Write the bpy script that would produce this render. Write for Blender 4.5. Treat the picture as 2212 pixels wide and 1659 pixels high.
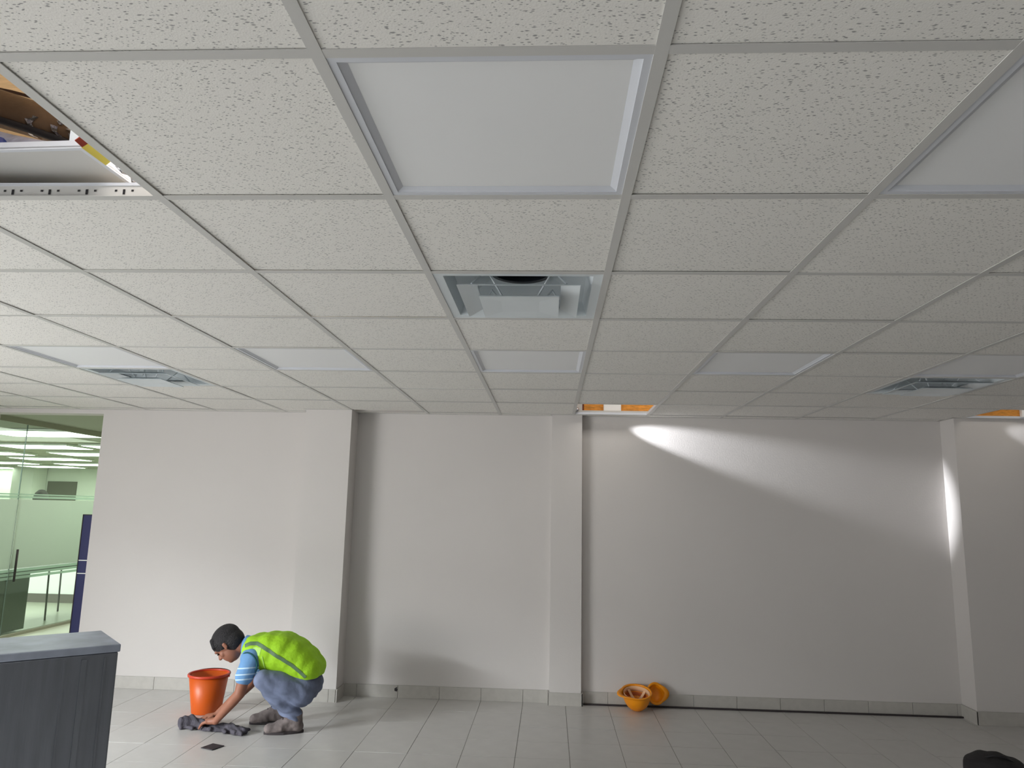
import bpy, bmesh, math, random
from mathutils import Vector, Matrix, noise
for o in list(bpy.data.objects): bpy.data.objects.remove(o)
S = bpy.context.scene
COL = S.collection
PI = math.pi
H = 2.28            # ceiling height
T = 0.61            # ceiling module
YW = 5.0            # back wall

# ------------------------------------------------------------------ camera
cam = bpy.data.cameras.new('camera'); co = bpy.data.objects.new('camera', cam); COL.objects.link(co)
cam.sensor_width = 36; cam.sensor_fit = 'HORIZONTAL'; cam.lens = 25.935; cam.clip_start = .02; cam.clip_end = 100
r_ = Vector((0.99851821, 0.05035565, 0.02063242)); u_ = Vector((-0.01176096, -0.17049428, 0.98528848)); f_ = Vector((-0.05313255, 0.98407114, 0.16964941))
co.matrix_world = Matrix(((r_.x, u_.x, -f_.x, 0.4247), (r_.y, u_.y, -f_.y, -1.1754), (r_.z, u_.z, -f_.z, H-0.7945), (0, 0, 0, 1)))
S.camera = co
# ------------------------------------------------------------------ world, lights, exposure
W = bpy.data.worlds.new('world'); S.world = W; W.use_nodes = True
W.node_tree.nodes['Background'].inputs[0].default_value = (.75, .87, 1, 1)
W.node_tree.nodes['Background'].inputs[1].default_value = .35
S.view_settings.view_transform = 'Standard'; S.view_settings.look = 'None'; S.view_settings.gamma = 1
S.view_settings.use_curve_mapping = False
S.view_settings.exposure = 0.12

def area(name, loc, target, sx, sy, power, color, spread=180):
    l = bpy.data.lights.new(name, 'AREA'); l.shape = 'RECTANGLE'; l.size = sx; l.size_y = sy
    l.energy = power; l.color = color; l.spread = math.radians(spread)
    o = bpy.data.objects.new(name, l); COL.objects.link(o); o.location = loc
    o.rotation_euler = (Vector(target)-Vector(loc)).to_track_quat('-Z', 'Y').to_euler()
    return o
def spot(name, loc, target, power, angle, blend, color, size=.01):
    l = bpy.data.lights.new(name, 'SPOT'); l.energy = power; l.color = color; l.spot_size = math.radians(angle)
    l.spot_blend = blend; l.shadow_soft_size = size
    o = bpy.data.objects.new(name, l); COL.objects.link(o); o.location = loc
    o.rotation_euler = (Vector(target)-Vector(loc)).to_track_quat('-Z', 'Y').to_euler()
    return o
# sky light outside the left window, out of frame behind the camera
area('sky_left_high', (-8.2, -2.2, 3.3), (-2.5, 2.0, 0.0), 2.6, 1.4, 1520, (.92, .97, 1.0))
area('sky_left_rear', (-8.5, -4.5, 2.75), (-1.2, 4.0, 0.6), 2.4, 1.4, 170, (.90, .96, 1.0))
# added fill lamps outside the same window, aimed up to lift the ceiling
area('ceiling_fill_low', (-7.0, -1.6, .20), (-4.0, .5, 2.3), 3.2, 1.0, 110, (1.0, .985, .965))
area('ceiling_fill_mid', (-7.2, -1.8, 1.15), (-3.0, 1.0, 2.2), 4.4, 1.2, 210, (1.0, .985, .965))
# added weak fill lamp behind the camera, low and aimed up
area('front_fill', (-2.2, -5.8, .5), (-.8, 0, 2.2), 4.0, .8, 26, (1.0, .995, .985))
area('lobby_lamps', (-8.5, 11.0, 2.30), (-8.5, 11.0, 0), 6, 8, 135, (1.0, .99, .95))
area('lobby_lamps_near', (-4.6, 7.2, 2.30), (-4.6, 7.2, 0), 1.4, 3, 40, (1.0, 1.0, .88))
# added fill lamps that brighten the space above the suspended ceiling
area('plenum_fill_back', (1.2, 4.2, 2.98), (1.2, 5.0, 2.35), 1.6, .3, 6, (1, .95, .88))
area('plenum_fill_right', (4.4, 4.0, 2.98), (4.4, 4.8, 2.35), 1.2, .3, 4, (1, .95, .88))
area('plenum_fill_left', (-0.30, 1.75, 2.90), (-1.7, 1.3, 3.06), .5, .3, 30, (1, .95, .88))
area('plenum_fill_low', (-0.45, 0.15, 2.80), (-1.2, 1.0, 2.6), .4, .3, 6, (1, .95, .92))
# added spots under the ceiling, standing in for light leaking through open modules
def beam(name, loc, target, power, ang, blend, sy):
    o = spot(name, loc, target, power, ang, blend, (.93, .95, 1.0)); o.scale = (1, sy, 1)
    l = o.data; l.use_nodes = True; nt = l.node_tree
    fo = nt.nodes.new('ShaderNodeLightFalloff'); fo.inputs['Strength'].default_value = 1; fo.inputs['Smooth'].default_value = 0
    nt.links.new(fo.outputs['Linear'], nt.nodes['Emission'].inputs['Strength'])
beam('beam_middle', (0.72, 4.885, H-.010), (3.6, 5.27, 1.58), 195, 20, .85, 1)
beam('beam_right', (3.70, 4.66, H-.012), (5.4, 5.02, 1.86), 20, 26, .85, 1)

# ------------------------------------------------------------------ helpers
def lin(c):
    return tuple(((x/255)/12.92 if x/255 <= .04045 else (((x/255)+.055)/1.055)**2.4) for x in c)
def mat(name, rgb, rough=.6, metal=0, noise_amt=0, noise_scale=20, bump=0, bump_scale=200, stretch=(1,1,1), emit=None, coord='Object', spec=.5):
    m = bpy.data.materials.new(name); m.use_nodes = True; nt = m.node_tree; N = nt.nodes; L = nt.links
    b = N['Principled BSDF']; c = lin(rgb)
    b.inputs['Base Color'].default_value = (*c, 1); b.inputs['Roughness'].default_value = rough; b.inputs['Metallic'].default_value = metal
    b.inputs['Specular IOR Level'].default_value = spec
    if noise_amt or bump:
        tc = N.new('ShaderNodeTexCoord'); mp = N.new('ShaderNodeMapping'); mp.inputs['Scale'].default_value = stretch
        L.new(tc.outputs[coord], mp.inputs[0])
    if noise_amt:
        n = N.new('ShaderNodeTexNoise'); n.inputs['Scale'].default_value = noise_scale; n.inputs['Detail'].default_value = 5
        L.new(mp.outputs[0], n.inputs['Vector'])
        r = N.new('ShaderNodeValToRGB'); r.color_ramp.elements[0].position = .3; r.color_ramp.elements[1].position = .7
        r.color_ramp.elements[0].color = (*[x*(1-noise_amt) for x in c], 1); r.color_ramp.elements[1].color = (*[min(1, x*(1+noise_amt)) for x in c], 1)
        L.new(n.outputs['Fac'], r.inputs[0]); L.new(r.outputs[0], b.inputs['Base Color'])
    if bump:
        n = N.new('ShaderNodeTexNoise'); n.inputs['Scale'].default_value = bump_scale; n.inputs['Detail'].default_value = 3
        L.new(mp.outputs[0], n.inputs['Vector'])
        bp = N.new('ShaderNodeBump'); bp.inputs['Strength'].default_value = bump; bp.inputs['Distance'].default_value = .01
        L.new(n.outputs['Fac'], bp.inputs['Height']); L.new(bp.outputs[0], b.inputs['Normal'])
    if emit:
        b.inputs['Emission Color'].default_value = (*lin(rgb), 1); b.inputs['Emission Strength'].default_value = emit
    return m
def tag(o, label=None, cat=None, group=None, kind=None):
    if label: o['label'] = label
    if cat: o['category'] = cat
    if group: o['group'] = group
    if kind: o['kind'] = kind
    return o
def empty(name, loc=(0, 0, 0), rz=0):
    o = bpy.data.objects.new(name, None); COL.objects.link(o); o.location = loc; o.rotation_euler = (0, 0, rz); o.empty_display_size = .05
    return o
def link(name, me, m, parent=None, loc=None):
    if m is not None and not me.materials: me.materials.append(m)
    o = bpy.data.objects.new(name, me); COL.objects.link(o)
    if parent: o.parent = parent
    if loc: o.location = loc
    return o
class MB:
    def __init__(s): s.bm = bmesh.new()
    def box(s, x0, x1, y0, y1, z0, z1, bev=0):
        r = bmesh.ops.create_cube(s.bm, size=1)
        for v in r['verts']:
            v.co = Vector(((x0+x1)/2+v.co.x*(x1-x0), (y0+y1)/2+v.co.y*(y1-y0), (z0+z1)/2+v.co.z*(z1-z0)))
        if bev:
            es = list({e for v in r['verts'] for e in v.link_edges})
            bmesh.ops.bevel(s.bm, geom=es, offset=bev, segments=2, affect='EDGES', profile=.5)
        return s
    def poly(s, pts):
        vs = [s.bm.verts.new(p) for p in pts]; s.bm.faces.new(vs); return s
    def frustum(s, x0a, x1a, y0a, y1a, za, x0b, x1b, y0b, y1b, zb, cap_a=False, cap_b=False):
        A = [s.bm.verts.new(p) for p in ((x0a, y0a, za), (x1a, y0a, za), (x1a, y1a, za), (x0a, y1a, za))]
        B = [s.bm.verts.new(p) for p in ((x0b, y0b, zb), (x1b, y0b, zb), (x1b, y1b, zb), (x0b, y1b, zb))]
        for i in range(4): s.bm.faces.new((A[i], A[(i+1) % 4], B[(i+1) % 4], B[i]))
        if cap_a: s.bm.faces.new(A)
        if cap_b: s.bm.faces.new(B)
        return s
    def tube(s, pts, r, n=10, caps=True, rad=None):
        pts = [Vector(p) for p in pts]; rings = []
        ref = None
        for i, p in enumerate(pts):
            d = (pts[min(i+1, len(pts)-1)]-pts[max(i-1, 0)]).normalized()
            if ref is None: ref = d.orthogonal().normalized()
            a = (ref-d*ref.dot(d)).normalized(); b = d.cross(a); ref = a
            rr = rad[i] if rad else r
            rings.append([s.bm.verts.new(p+a*math.cos(2*PI*k/n)*rr+b*math.sin(2*PI*k/n)*rr) for k in range(n)])
        for i in range(len(rings)-1):
            for k in range(n): s.bm.faces.new((rings[i][k], rings[i][(k+1) % n], rings[i+1][(k+1) % n], rings[i+1][k]))
        if caps: s.bm.faces.new(rings[0][::-1]); s.bm.faces.new(rings[-1])
        return s
    def lathe(s, prof, n=48, c=(0, 0, 0), sy=1):
        rings = []
        for (r, z) in prof:
            rings.append([s.bm.verts.new((c[0]+r*math.cos(2*PI*k/n), c[1]+r*math.sin(2*PI*k/n)*sy, c[2]+z)) for k in range(n)])
        for i in range(len(rings)-1):
            for k in range(n): s.bm.faces.new((rings[i][k], rings[i][(k+1) % n], rings[i+1][(k+1) % n], rings[i+1][k]))
        return s
    def mesh(s, name, smooth=False):
        bmesh.ops.recalc_face_normals(s.bm, faces=s.bm.faces)
        me = bpy.data.meshes.new(name); s.bm.to_mesh(me); s.bm.free()
        if smooth:
            for p in me.polygons: p.use_smooth = True
        return me
    def build(s, name, m, parent=None, smooth=False, loc=None):
        return link(name, s.mesh(name, smooth), m, parent, loc)
def bx(name, m, parent, *a, bev=0, loc=None):
    return MB().box(*a, bev=bev).build(name, m, parent, loc=loc)

# ------------------------------------------------------------------ materials
M = {}
M['wall'] = mat('wall paint', (212, 208, 205), .75, noise_amt=.012, noise_scale=1.5, bump=.06, bump_scale=90)
M['wall_far'] = mat('lobby wall paint', (224, 228, 218), .8)
M['tee'] = mat('ceiling grid enamel', (204, 203, 200), .45)
M['frame'] = mat('light frame enamel', (214, 217, 224), .4)
M['diffuser_sheet'] = mat('opal light diffuser', (240, 241, 242), .55)
M['tile_skirt'] = mat('skirting tile', (184, 181, 175), .4, noise_amt=.05, noise_scale=25)
M['floor_tile'] = mat('ceramic floor tile', (200, 198, 195), .33, noise_amt=.035, noise_scale=9, coord='Object')
M['grout'] = mat('grout', (120, 117, 112), .9)
M['vent'] = mat('vent enamel', (218, 226, 230), .4)
M['vent_dark'] = mat('vent neck metal', (70, 76, 84), .35, metal=.6)
M['foil'] = mat('crinkled foil', (215, 215, 222), .22, metal=1, noise_amt=.2, noise_scale=30, bump=1.0, bump_scale=35)
M['duct_wrap'] = mat('brown duct wrap', (88, 68, 50), .45, noise_amt=.35, noise_scale=6, bump=.5, bump_scale=18)
M['black'] = mat('black rubber', (22, 20, 24), .6)
M['silver_wrap'] = mat('grey duct insulation', (150, 152, 168), .5, noise_amt=.3, noise_scale=14, bump=.8, bump_scale=30)
M['blue'] = mat('blue plastic', (24, 52, 120), .4)
M['plank'] = mat('formwork beige concrete', (205, 178, 140), .85, noise_amt=.12, noise_scale=12, stretch=(1, 6, 1))
M['slab'] = mat('concrete slab', (170, 160, 145), .9, noise_amt=.1, noise_scale=6)
M['yellow'] = mat('yellow sticker', (255, 238, 105), .5)
M['red'] = mat('red sticker print', (160, 60, 40), .5)
M['osb'] = mat('orange plywood', (222, 150, 60), .7, noise_amt=.25, noise_scale=22, stretch=(1, 1, 4), bump=.3, bump_scale=60)
M['darkwood'] = mat('dark timber', (120, 58, 28), .7, noise_amt=.2)
M['white'] = mat('white plastic', (250, 250, 250), .4)
M['steel'] = mat('brushed steel sheet', (124, 128, 137), .42, metal=.75, noise_amt=.10, noise_scale=5, stretch=(6, 6, .5), bump=.05, bump_scale=20)
M['steel_top'] = mat('worn galvanised top', (160, 168, 184), .5, metal=.45, noise_amt=.22, noise_scale=7, bump=.15, bump_scale=14)
M['dark_bag'] = mat('black woven fabric', (34, 31, 33), .8, noise_amt=.3, noise_scale=14, stretch=(1, 1, 6), bump=.3, bump_scale=80)
M['dark_red'] = mat('dark red trim', (70, 22, 24), .8)
M['orange'] = mat('orange bucket plastic', (205, 88, 14), .42)
M['orange_red'] = mat('reddish bucket rim plastic', (204, 66, 40), .4)
M['hat_orange'] = mat('orange hard hat shell', (250, 156, 10), .4)
M['hat_in'] = mat('hard hat inner lining', (190, 96, 40), .7)
M['strap'] = mat('pale hat strap', (235, 190, 150), .8)
M['cable'] = mat('brown cable sheath', (58, 38, 26), .7)
M['plate'] = mat('black plate', (38, 32, 38), .6)
M['rag'] = mat('dark grey cloth', (78, 75, 84), .9, noise_amt=.25, noise_scale=30, bump=.5, bump_scale=90)
M['skin'] = mat('skin', (150, 98, 76), .55, noise_amt=.06, noise_scale=20)
M['hair'] = mat('black hair', (22, 18, 22), .6, noise_amt=.4, noise_scale=60, bump=.8, bump_scale=120, stretch=(1, 3, 1))
M['vest'] = mat('lime vest mesh', (162, 216, 32), .75, noise_amt=.07, noise_scale=25, bump=.25, bump_scale=60)
M['vest_stripe'] = mat('grey reflective band', (92, 122, 88), .45, noise_amt=.1, noise_scale=40)
M['vest_light'] = mat('pale vest panel', (178, 222, 110), .7)
M['jeans'] = mat('faded blue jeans', (112, 122, 148), .85, noise_amt=.42, noise_scale=5, bump=.35, bump_scale=35)
M['shirt'] = mat('light blue shirt', (106, 152, 200), .8, noise_amt=.06)
M['shirt_stripe'] = mat('pale shirt stripe', (190, 216, 236), .8)
M['teal'] = mat('teal vest edging', (20, 84, 92), .8)
M['shoe'] = mat('dusty grey boot leather', (116, 106, 104), .8, noise_amt=.3, noise_scale=22, bump=.3, bump_scale=50)
M['sole'] = mat('dark boot sole', (52, 46, 48), .8)
M['eye'] = mat('dark eye', (18, 14, 14), .3)
M['lamp'] = mat('lobby lamp', (244, 255, 240), .5, emit=9)
M['far_grey'] = mat('grey lobby blind', (96, 92, 84), .8)
M['lobby_floor'] = mat('lobby floor tile', (190, 194, 176), .3, noise_amt=.08, noise_scale=2)
M['dark_wood'] = mat('dark desk laminate', (32, 36, 28), .4)
M['lobby_ceiling'] = mat('lobby ceiling', (150, 150, 134), .7)
M['navy'] = mat('navy blue panel', (18, 28, 92), .5)
M['alu'] = mat('glazing channel', (90, 100, 92), .4, metal=.6)

# acoustic ceiling tile: pale board with small dark fissures
def tile_mat():
    m = bpy.data.materials.new('acoustic tile'); m.use_nodes = True; nt = m.node_tree; N = nt.nodes; L = nt.links
    b = N['Principled BSDF']; b.inputs['Roughness'].default_value = .9; b.inputs['Specular IOR Level'].default_value = .2
    g = N.new('ShaderNodeNewGeometry')
    nz = N.new('ShaderNodeTexNoise'); nz.inputs['Scale'].default_value = 9; nz.inputs['Detail'].default_value = 2
    L.new(g.outputs['Position'], nz.inputs['Vector'])
    add = N.new('ShaderNodeVectorMath'); add.operation = 'MULTIPLY_ADD'
    L.new(nz.outputs['Color'], add.inputs[0]); add.inputs[1].default_value = (.03, .03, 0); L.new(g.outputs['Position'], add.inputs[2])
    def layer(sx, sy, sel, thr, rot):
        mp = N.new('ShaderNodeMapping'); mp.inputs['Scale'].default_value = (sx, sy, 0); mp.inputs['Rotation'].default_value = (0, 0, rot)
        mp.vector_type = 'POINT'; L.new(add.outputs[0], mp.inputs[0])
        v = N.new('ShaderNodeTexVoronoi'); v.voronoi_dimensions = '2D'; v.inputs['Scale'].default_value = 1; L.new(mp.outputs[0], v.inputs['Vector'])
        sp = N.new('ShaderNodeSeparateColor'); L.new(v.outputs['Color'], sp.inputs[0])
        a = N.new('ShaderNodeMath'); a.operation = 'GREATER_THAN'; L.new(sp.outputs[0], a.inputs[0]); a.inputs[1].default_value = sel
        w = N.new('ShaderNodeMath'); w.operation = 'MULTIPLY'; L.new(sp.outputs[1], w.inputs[0]); w.inputs[1].default_value = thr
        mr = N.new('ShaderNodeMapRange'); mr.inputs['To Min'].default_value = 1; mr.inputs['To Max'].default_value = 0
        L.new(v.outputs['Distance'], mr.inputs['Value']); L.new(w.outputs[0], mr.inputs['From Max'])
        q = N.new('ShaderNodeMath'); q.operation = 'MULTIPLY'; L.new(a.outputs[0], q.inputs[0]); L.new(mr.outputs[0], q.inputs[1]); return q
    l1 = layer(64, 150, .62, .36, .25); l2 = layer(100, 220, .66, .38, -.3)
    mx = N.new('ShaderNodeMath'); mx.operation = 'MAXIMUM'; L.new(l1.outputs[0], mx.inputs[0]); L.new(l2.outputs[0], mx.inputs[1])
    cr = N.new('ShaderNodeValToRGB'); cr.color_ramp.elements[0].color = (*lin((238, 236, 231)), 1); cr.color_ramp.elements[1].color = (*lin((158, 157, 156)), 1)
    cr.color_ramp.elements[1].position = .6
    L.new(mx.outputs[0], cr.inputs[0]); L.new(cr.outputs[0], b.inputs['Base Color'])
    fn = N.new('ShaderNodeTexNoise'); fn.inputs['Scale'].default_value = 260; L.new(g.outputs['Position'], fn.inputs['Vector'])
    bp = N.new('ShaderNodeBump'); bp.inputs['Strength'].default_value = .2; bp.inputs['Distance'].default_value = .003
    L.new(fn.outputs['Fac'], bp.inputs['Height']); L.new(bp.outputs[0], b.inputs['Normal'])
    return m
M['tile'] = tile_mat()
def glass_mat(name, tint, trans, film=None):
    m = bpy.data.materials.new(name); m.use_nodes = True; nt = m.node_tree; N = nt.nodes; L = nt.links
    N.remove(N['Principled BSDF']); out = N['Material Output']
    t = N.new('ShaderNodeBsdfTransparent'); t.inputs[0].default_value = (*lin(tint), 1)
    if film:
        d = N.new('ShaderNodeBsdfDiffuse'); d.inputs[0].default_value = (*lin(film), 1)
        tl = N.new('ShaderNodeBsdfTranslucent'); tl.inputs[0].default_value = (*lin(film), 1)
        a = N.new('ShaderNodeMixShader'); a.inputs[0].default_value = .6; L.new(d.outputs[0], a.inputs[1]); L.new(tl.outputs[0], a.inputs[2]); g = a
    else:
        g = N.new('ShaderNodeBsdfGlossy'); g.inputs['Roughness'].default_value = .03; g.inputs[0].default_value = (.9, 1, .95, 1)
    mx = N.new('ShaderNodeMixShader'); mx.inputs[0].default_value = 1-trans
    L.new(t.outputs[0], mx.inputs[1]); L.new(g.outputs[0], mx.inputs[2]); L.new(mx.outputs[0], out.inputs[0])
    return m
M['glass'] = glass_mat('green tinted glass', (240, 246, 241), .93)
M['film'] = glass_mat('frosted window film', (214, 224, 215), .15, (206, 214, 204))
M['film_line'] = glass_mat('window film line', (205, 222, 208), .45, (200, 214, 202))

# ------------------------------------------------------------------ structure: floor
X0, X1, Y0 = -5.5, 5.4, -5.0
fl = bx('floor', M['grout'], None, X0, X1, Y0, YW+.15, -.12, -.0025); tag(fl, kind='structure')
TS = 1/3; XO = -.770-.3333*15; YO = 4.655
tm = MB().box(.0016, TS-.0016, .0016, TS-.0016, -.008, 0).mesh('floor_tile')
tm.materials.append(M['floor_tile'])
rnd = random.Random(4)
far = MB()
def inside_pier(x, y):   # tile centre under a pier or wall
    return False
for i in range(0, 34):
    for j in range(-28, 2):
        x = XO+i*TS; y = YO+j*TS
        if x < X0+.001 or x+TS > X1: continue
        if y < Y0: continue
        if y+TS > YW+.01:
            if j == 1:
                if -4.2 < x < 5:
                    me = MB().box(.0016, TS-.0016, .0016, YW-y, -.008, 0)
                    o = me.build('floor_tile', M['floor_tile'], fl, loc=(x, y, rnd.uniform(-.0006, .0004)))
                continue
        if y > 3.1 and -3.8 < x < 4.8:
            o = bpy.data.objects.new('floor_tile', tm); COL.objects.link(o); o.parent = fl
            o.location = (x, y, rnd.uniform(-.0006, .0004)); o.rotation_euler = (rnd.uniform(-.0012, .0012), rnd.uniform(-.0012, .0012), 0)
        else:
            far.box(x+.0016, x+TS-.0016, y+.0016, y+TS-.0016, -.008, 0)
o = far.build('floor_tile_field', M['floor_tile'], fl); o['kind'] = 'stuff'

# ------------------------------------------------------------------ structure: walls
HP = 3.15
OX0, OX1, OZ = -4.50, -3.455, 2.245           # lobby opening
wb = MB().box(X0-.15, OX0, YW, YW+.15, 0, HP).box(OX1, X1, YW, YW+.15, 0, HP).box(OX0, OX1, YW, YW+.15, OZ, HP).build('wall_back', M['wall']); tag(wb, kind='structure')
for nm, a in (('pier', (-1.60, -1.215, 4.79, YW, 0, HP)), ('pier', (.435, .685, 4.93, YW, 0, HP)), ('pier', (3.605, X1, 4.79, YW, 0, HP))):
    bx(nm, M['wall'], wb, *a)
# left wall, big unseen window opening shaped to clip light, wide opening at rear
wl = MB().box(X0-.15, X0, Y0, -2.5, 0, HP).box(X0-.15, X0, 1.25, YW, 0, HP).box(X0-.15, X0, -2.5, 1.25, 0, .15).box(X0-.15, X0, -2.5, 1.25, 2.05, HP).build('wall_left', M['wall']); tag(wl, kind='structure')
wr = bx('wall_right', M['wall'], None, X1, X1+.15, Y0, YW+.15, 0, HP); tag(wr, kind='structure')
wf = MB().box(X0, -4.2, Y0-.15, Y0, 0, HP).box(1.0, X1, Y0-.15, Y0, 0, HP).box(-4.2, 1.0, Y0-.15, Y0, 2.2, HP).box(-4.2, 1.0, Y0-.15, Y0, 0, .1).build('wall_front', M['wall']); tag(wf, kind='structure')
w1 = MB().box(X0-.10, X0-.05, -2.5, -2.46, .15, 2.05).box(X0-.10, X0-.05, 1.21, 1.25, .15, 2.05).box(X0-.10, X0-.05, -2.5, 1.25, .15, .19).box(X0-.10, X0-.05, -2.5, 1.25, 2.01, 2.05).build('window_1', M['alu']); tag(w1, kind='structure')
w2 = MB().box(-4.2, -4.14, Y0-.1, Y0-.05, .1, 2.2).box(.94, 1, Y0-.1, Y0-.05, .1, 2.2).box(-1.63, -1.57, Y0-.1, Y0-.05, .1, 2.2).box(-4.2, 1, Y0-.1, Y0-.05, .1, .16).box(-4.2, 1, Y0-.1, Y0-.05, 2.14, 2.2).build('window_2', M['alu']); tag(w2, kind='structure')

# skirting tiles
bb = MB().box(OX1+.0, -1.60, YW-.004, YW, 0, .092).box(-1.215, .435, YW-.004, YW, 0, .092).box(.685, 3.605, YW-.004, YW, 0, .092).build('baseboard_back', M['grout']); tag(bb, kind='structure')
def skirt(xa, xb, y, x_first):
    x = xa; nxt = x_first
    while x < xb-.004:
        e = min(nxt, xb)
        if e-x > .012: bx('skirting_tile', M['tile_skirt'], bb, x+.0012, e-.0012, y-.013, y-.003, .0, .095+random.Random(int(x*97)).uniform(-.0008, .0008), bev=.001)
        x = e; nxt += TS
def first(xa): 
    k = XO
    while k <= xa+.01: k += TS
    return k
skirt(OX1, -1.60, YW, first(OX1)); skirt(-1.60, -1.215, 4.79, -1.27); skirt(-1.215, .435, YW, first(-1.215)); skirt(.425, .70, 4.93, 9); skirt(.685, 3.605, YW, first(.685)); skirt(3.592, X1, 4.79, 3.605+TS)
for (x, ya, yb, s) in ((-1.215, 4.79-.013, YW-.003, 1), (.685, 4.93-.013, YW-.003, 1), (.435, 4.93-.013, YW-.013, -1), (3.605, 4.79-.013, YW-.013, -1), (-1.60, 4.79-.013, YW-.013, -1)):
    if s > 0: bx('skirting_tile', M['tile_skirt'], bb, x+.003, x+.013, ya, yb, 0, .095, bev=.001)
    else: bx('skirting_tile', M['tile_skirt'], bb, x-.013, x-.003, ya, yb, 0, .095, bev=.001)
# chipped spot in the skirting
mb = MB(); mb.poly([(-.795, 4.9855, .052), (-.775, 4.9855, .048), (-.770, 4.9855, .066), (-.778, 4.9855, .072), (-.772, 4.9855, .084), (-.785, 4.9855, .078), (-.797, 4.9855, .070)]); mb.build('chipped_spot', M['plate'], bb)

# ------------------------------------------------------------------ structure: ceiling
LIGHTS = [(0, 0), (0, 2), (4, -4), (4, -2), (4, 0), (4, 2), (4, 4)]
VENTS = [(2, 0), (5, -4), (5, 4)]
HOLES = [(0, -2), (7, 1), (7, 6)]
C0, C1, R0 = -9, 9, -8
ce = MB()   # wall angle around the room = root of the ceiling
def angle(x0, x1, y0, y1): ce.box(x0, x1, y0, y1, H+.0005, H+.002)
angle(X0, X1, YW-.022, YW); angle(X0, X1, Y0, Y0+.022); angle(X0, X0+.022, Y0, YW); angle(X1-.022, X1, Y0, YW)
angle(-1.62, -1.195, 4.77, 4.79); angle(-1.215, -1.195, 4.77, YW); angle(3.585, X1, 4.77, 4.79); angle(.42, .70, 4.912, 4.93); angle(3.585, 3.605, 4.77, YW)
cl = ce.build('ceiling', M['tee']); tag(cl, kind='structure')
cm = MB().box(.006, T-.006, .006, T-.006, 0, .015).mesh('ceiling_tile'); cm.materials.append(M['tile'])
def lay_tile(c, r):
    x, y = c*T, r*T
    if x+T > X1+.01 or x < X0-.01 or y < Y0: 
        xa, xb = max(x+.006, X0+.004), min(x+T-.006, X1-.004)
        ya = max(y+.006, Y0+.004)
        if xb-xa < .02: return
        bx('ceiling_tile', M['tile'], cl, xa, xb, ya, y+T-.006, H+.0025, H+.0175); return
    if r == 7 and c in (-3, -2) or r == 7 and c >= 5:      # cut around the piers
        if c == -3: MB().box(x+.006, -1.604, y+.006, y+T-.006, H+.0025, H+.0175).box(-1.604, x+T-.006, y+.006, 4.786, H+.0025, H+.0175).build('ceiling_tile', M['tile'], cl)
        elif c == -2: bx('ceiling_tile', M['tile'], cl, x+.006, x+T-.006, y+.006, 4.786, H+.0025, H+.0175)
        elif c == 5: MB().box(x+.006, 3.601, y+.006, y+T-.006, H+.0025, H+.0175).box(3.601, x+T-.006, y+.006, 4.786, H+.0025, H+.0175).build('ceiling_tile', M['tile'], cl)
        else: bx('ceiling_tile', M['tile'], cl, x+.006, x+T-.006, y+.006, 4.786, H+.0025, H+.0175)
        return
    o = bpy.data.objects.new('ceiling_tile', cm); COL.objects.link(o); o.parent = cl
    o.location = (x, y, H+.0025+rnd.uniform(0, .0015)); o.rotation_euler = (rnd.uniform(-.0015, .0035), rnd.uniform(-.0015, .0015), 0)
for r in range(R0, 8):
    for c in range(C0, C1):
        if (r, c) in LIGHTS or (r, c) in VENTS or (r, c) in HOLES: continue
        lay_tile(c, r)
# narrow closing strips between the last tee and the wall
for c in range(C0, C1):
    xa, xb = max(c*T, X0), min(c*T+T, X1)
    if xb <= -1.2 or xa > -1.2:
        if xb < -1.6 or xa > -1.2 and xb < .45 or xa > .68 and xb < 3.62:
            bx('closing_strip', M['tile'], cl, xa+.004, xb-.004, 8*T+.006, YW-.003, H+.0025, H+.0165)
for a in ((-1.83, -1.604), (-1.195, -.615), (.004, .431), (.689, 1.215), (3.05, 3.58)):
    bx('closing_strip', M['tile'], cl, a[0], a[1], 8*T+.006, YW-.003, H+.0026, H+.0162)
TW = .0125
def tee(name, axis, p, a, b, z=0):
    m = MB()
    if axis == 'y': m.box(p-TW, p+TW, a, b, H-z, H+.0022-z).box(p-.001, p+.001, a, b, H+.0022, H+.036)
    else: m.box(a, b, p-TW, p+TW, H+.0004, H+.0024).box(a, b, p-.001, p+.001, H+.0022, H+.036)
    return m.build(name, M['tee'], cl)
for c in range(C0+1, C1):
    x = c*T
    end = YW-.002
    if -1.62 < x < -1.2: end = 4.788
    if x > 3.6: end = 4.788
    tee('main_runner', 'y', x, Y0, end)
for r in range(R0+1, 9):
    if r == 8:
        for a, b in ((X0, -1.60), (-1.215, 3.605)): tee('cross_runner', 'x', r*T, a, b)
    else: tee('cross_runner', 'x', r*T, X0, X1)
# slotted web seen along the front of the open module (row line 1)
sl = MB()
for k in range(-3, 3):
    cx = -.915+k*.102
    if -1.2 < cx < -.62:
        sl.box(cx-.003, cx+.003, T-.0022, T-.0012, H+.010, H+.024)
        sl.box(cx-.025, cx-.019, T-.0022, T-.0012, H+.018, H+.023); sl.box(cx+.020, cx+.026, T-.0022, T-.0012, H+.018, H+.023)
sl.build('web_slots', M['black'], cl)
bx('web_bead', M['frame'], cl, -1.21, -.63, T-.004, T+.004, H+.034, H+.042)
# slab above the suspended ceiling, with board marks
sb = bx('slab', M['slab'], cl, X0, X1, Y0, YW, 3.13, 3.25)
for k in range(7):
    y = .55+k*.21
    bx('slab_board', M['plank'], cl, -3.0, .3, y+.003, y+.207, 3.10-(k % 2)*.008, 3.128)
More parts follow.
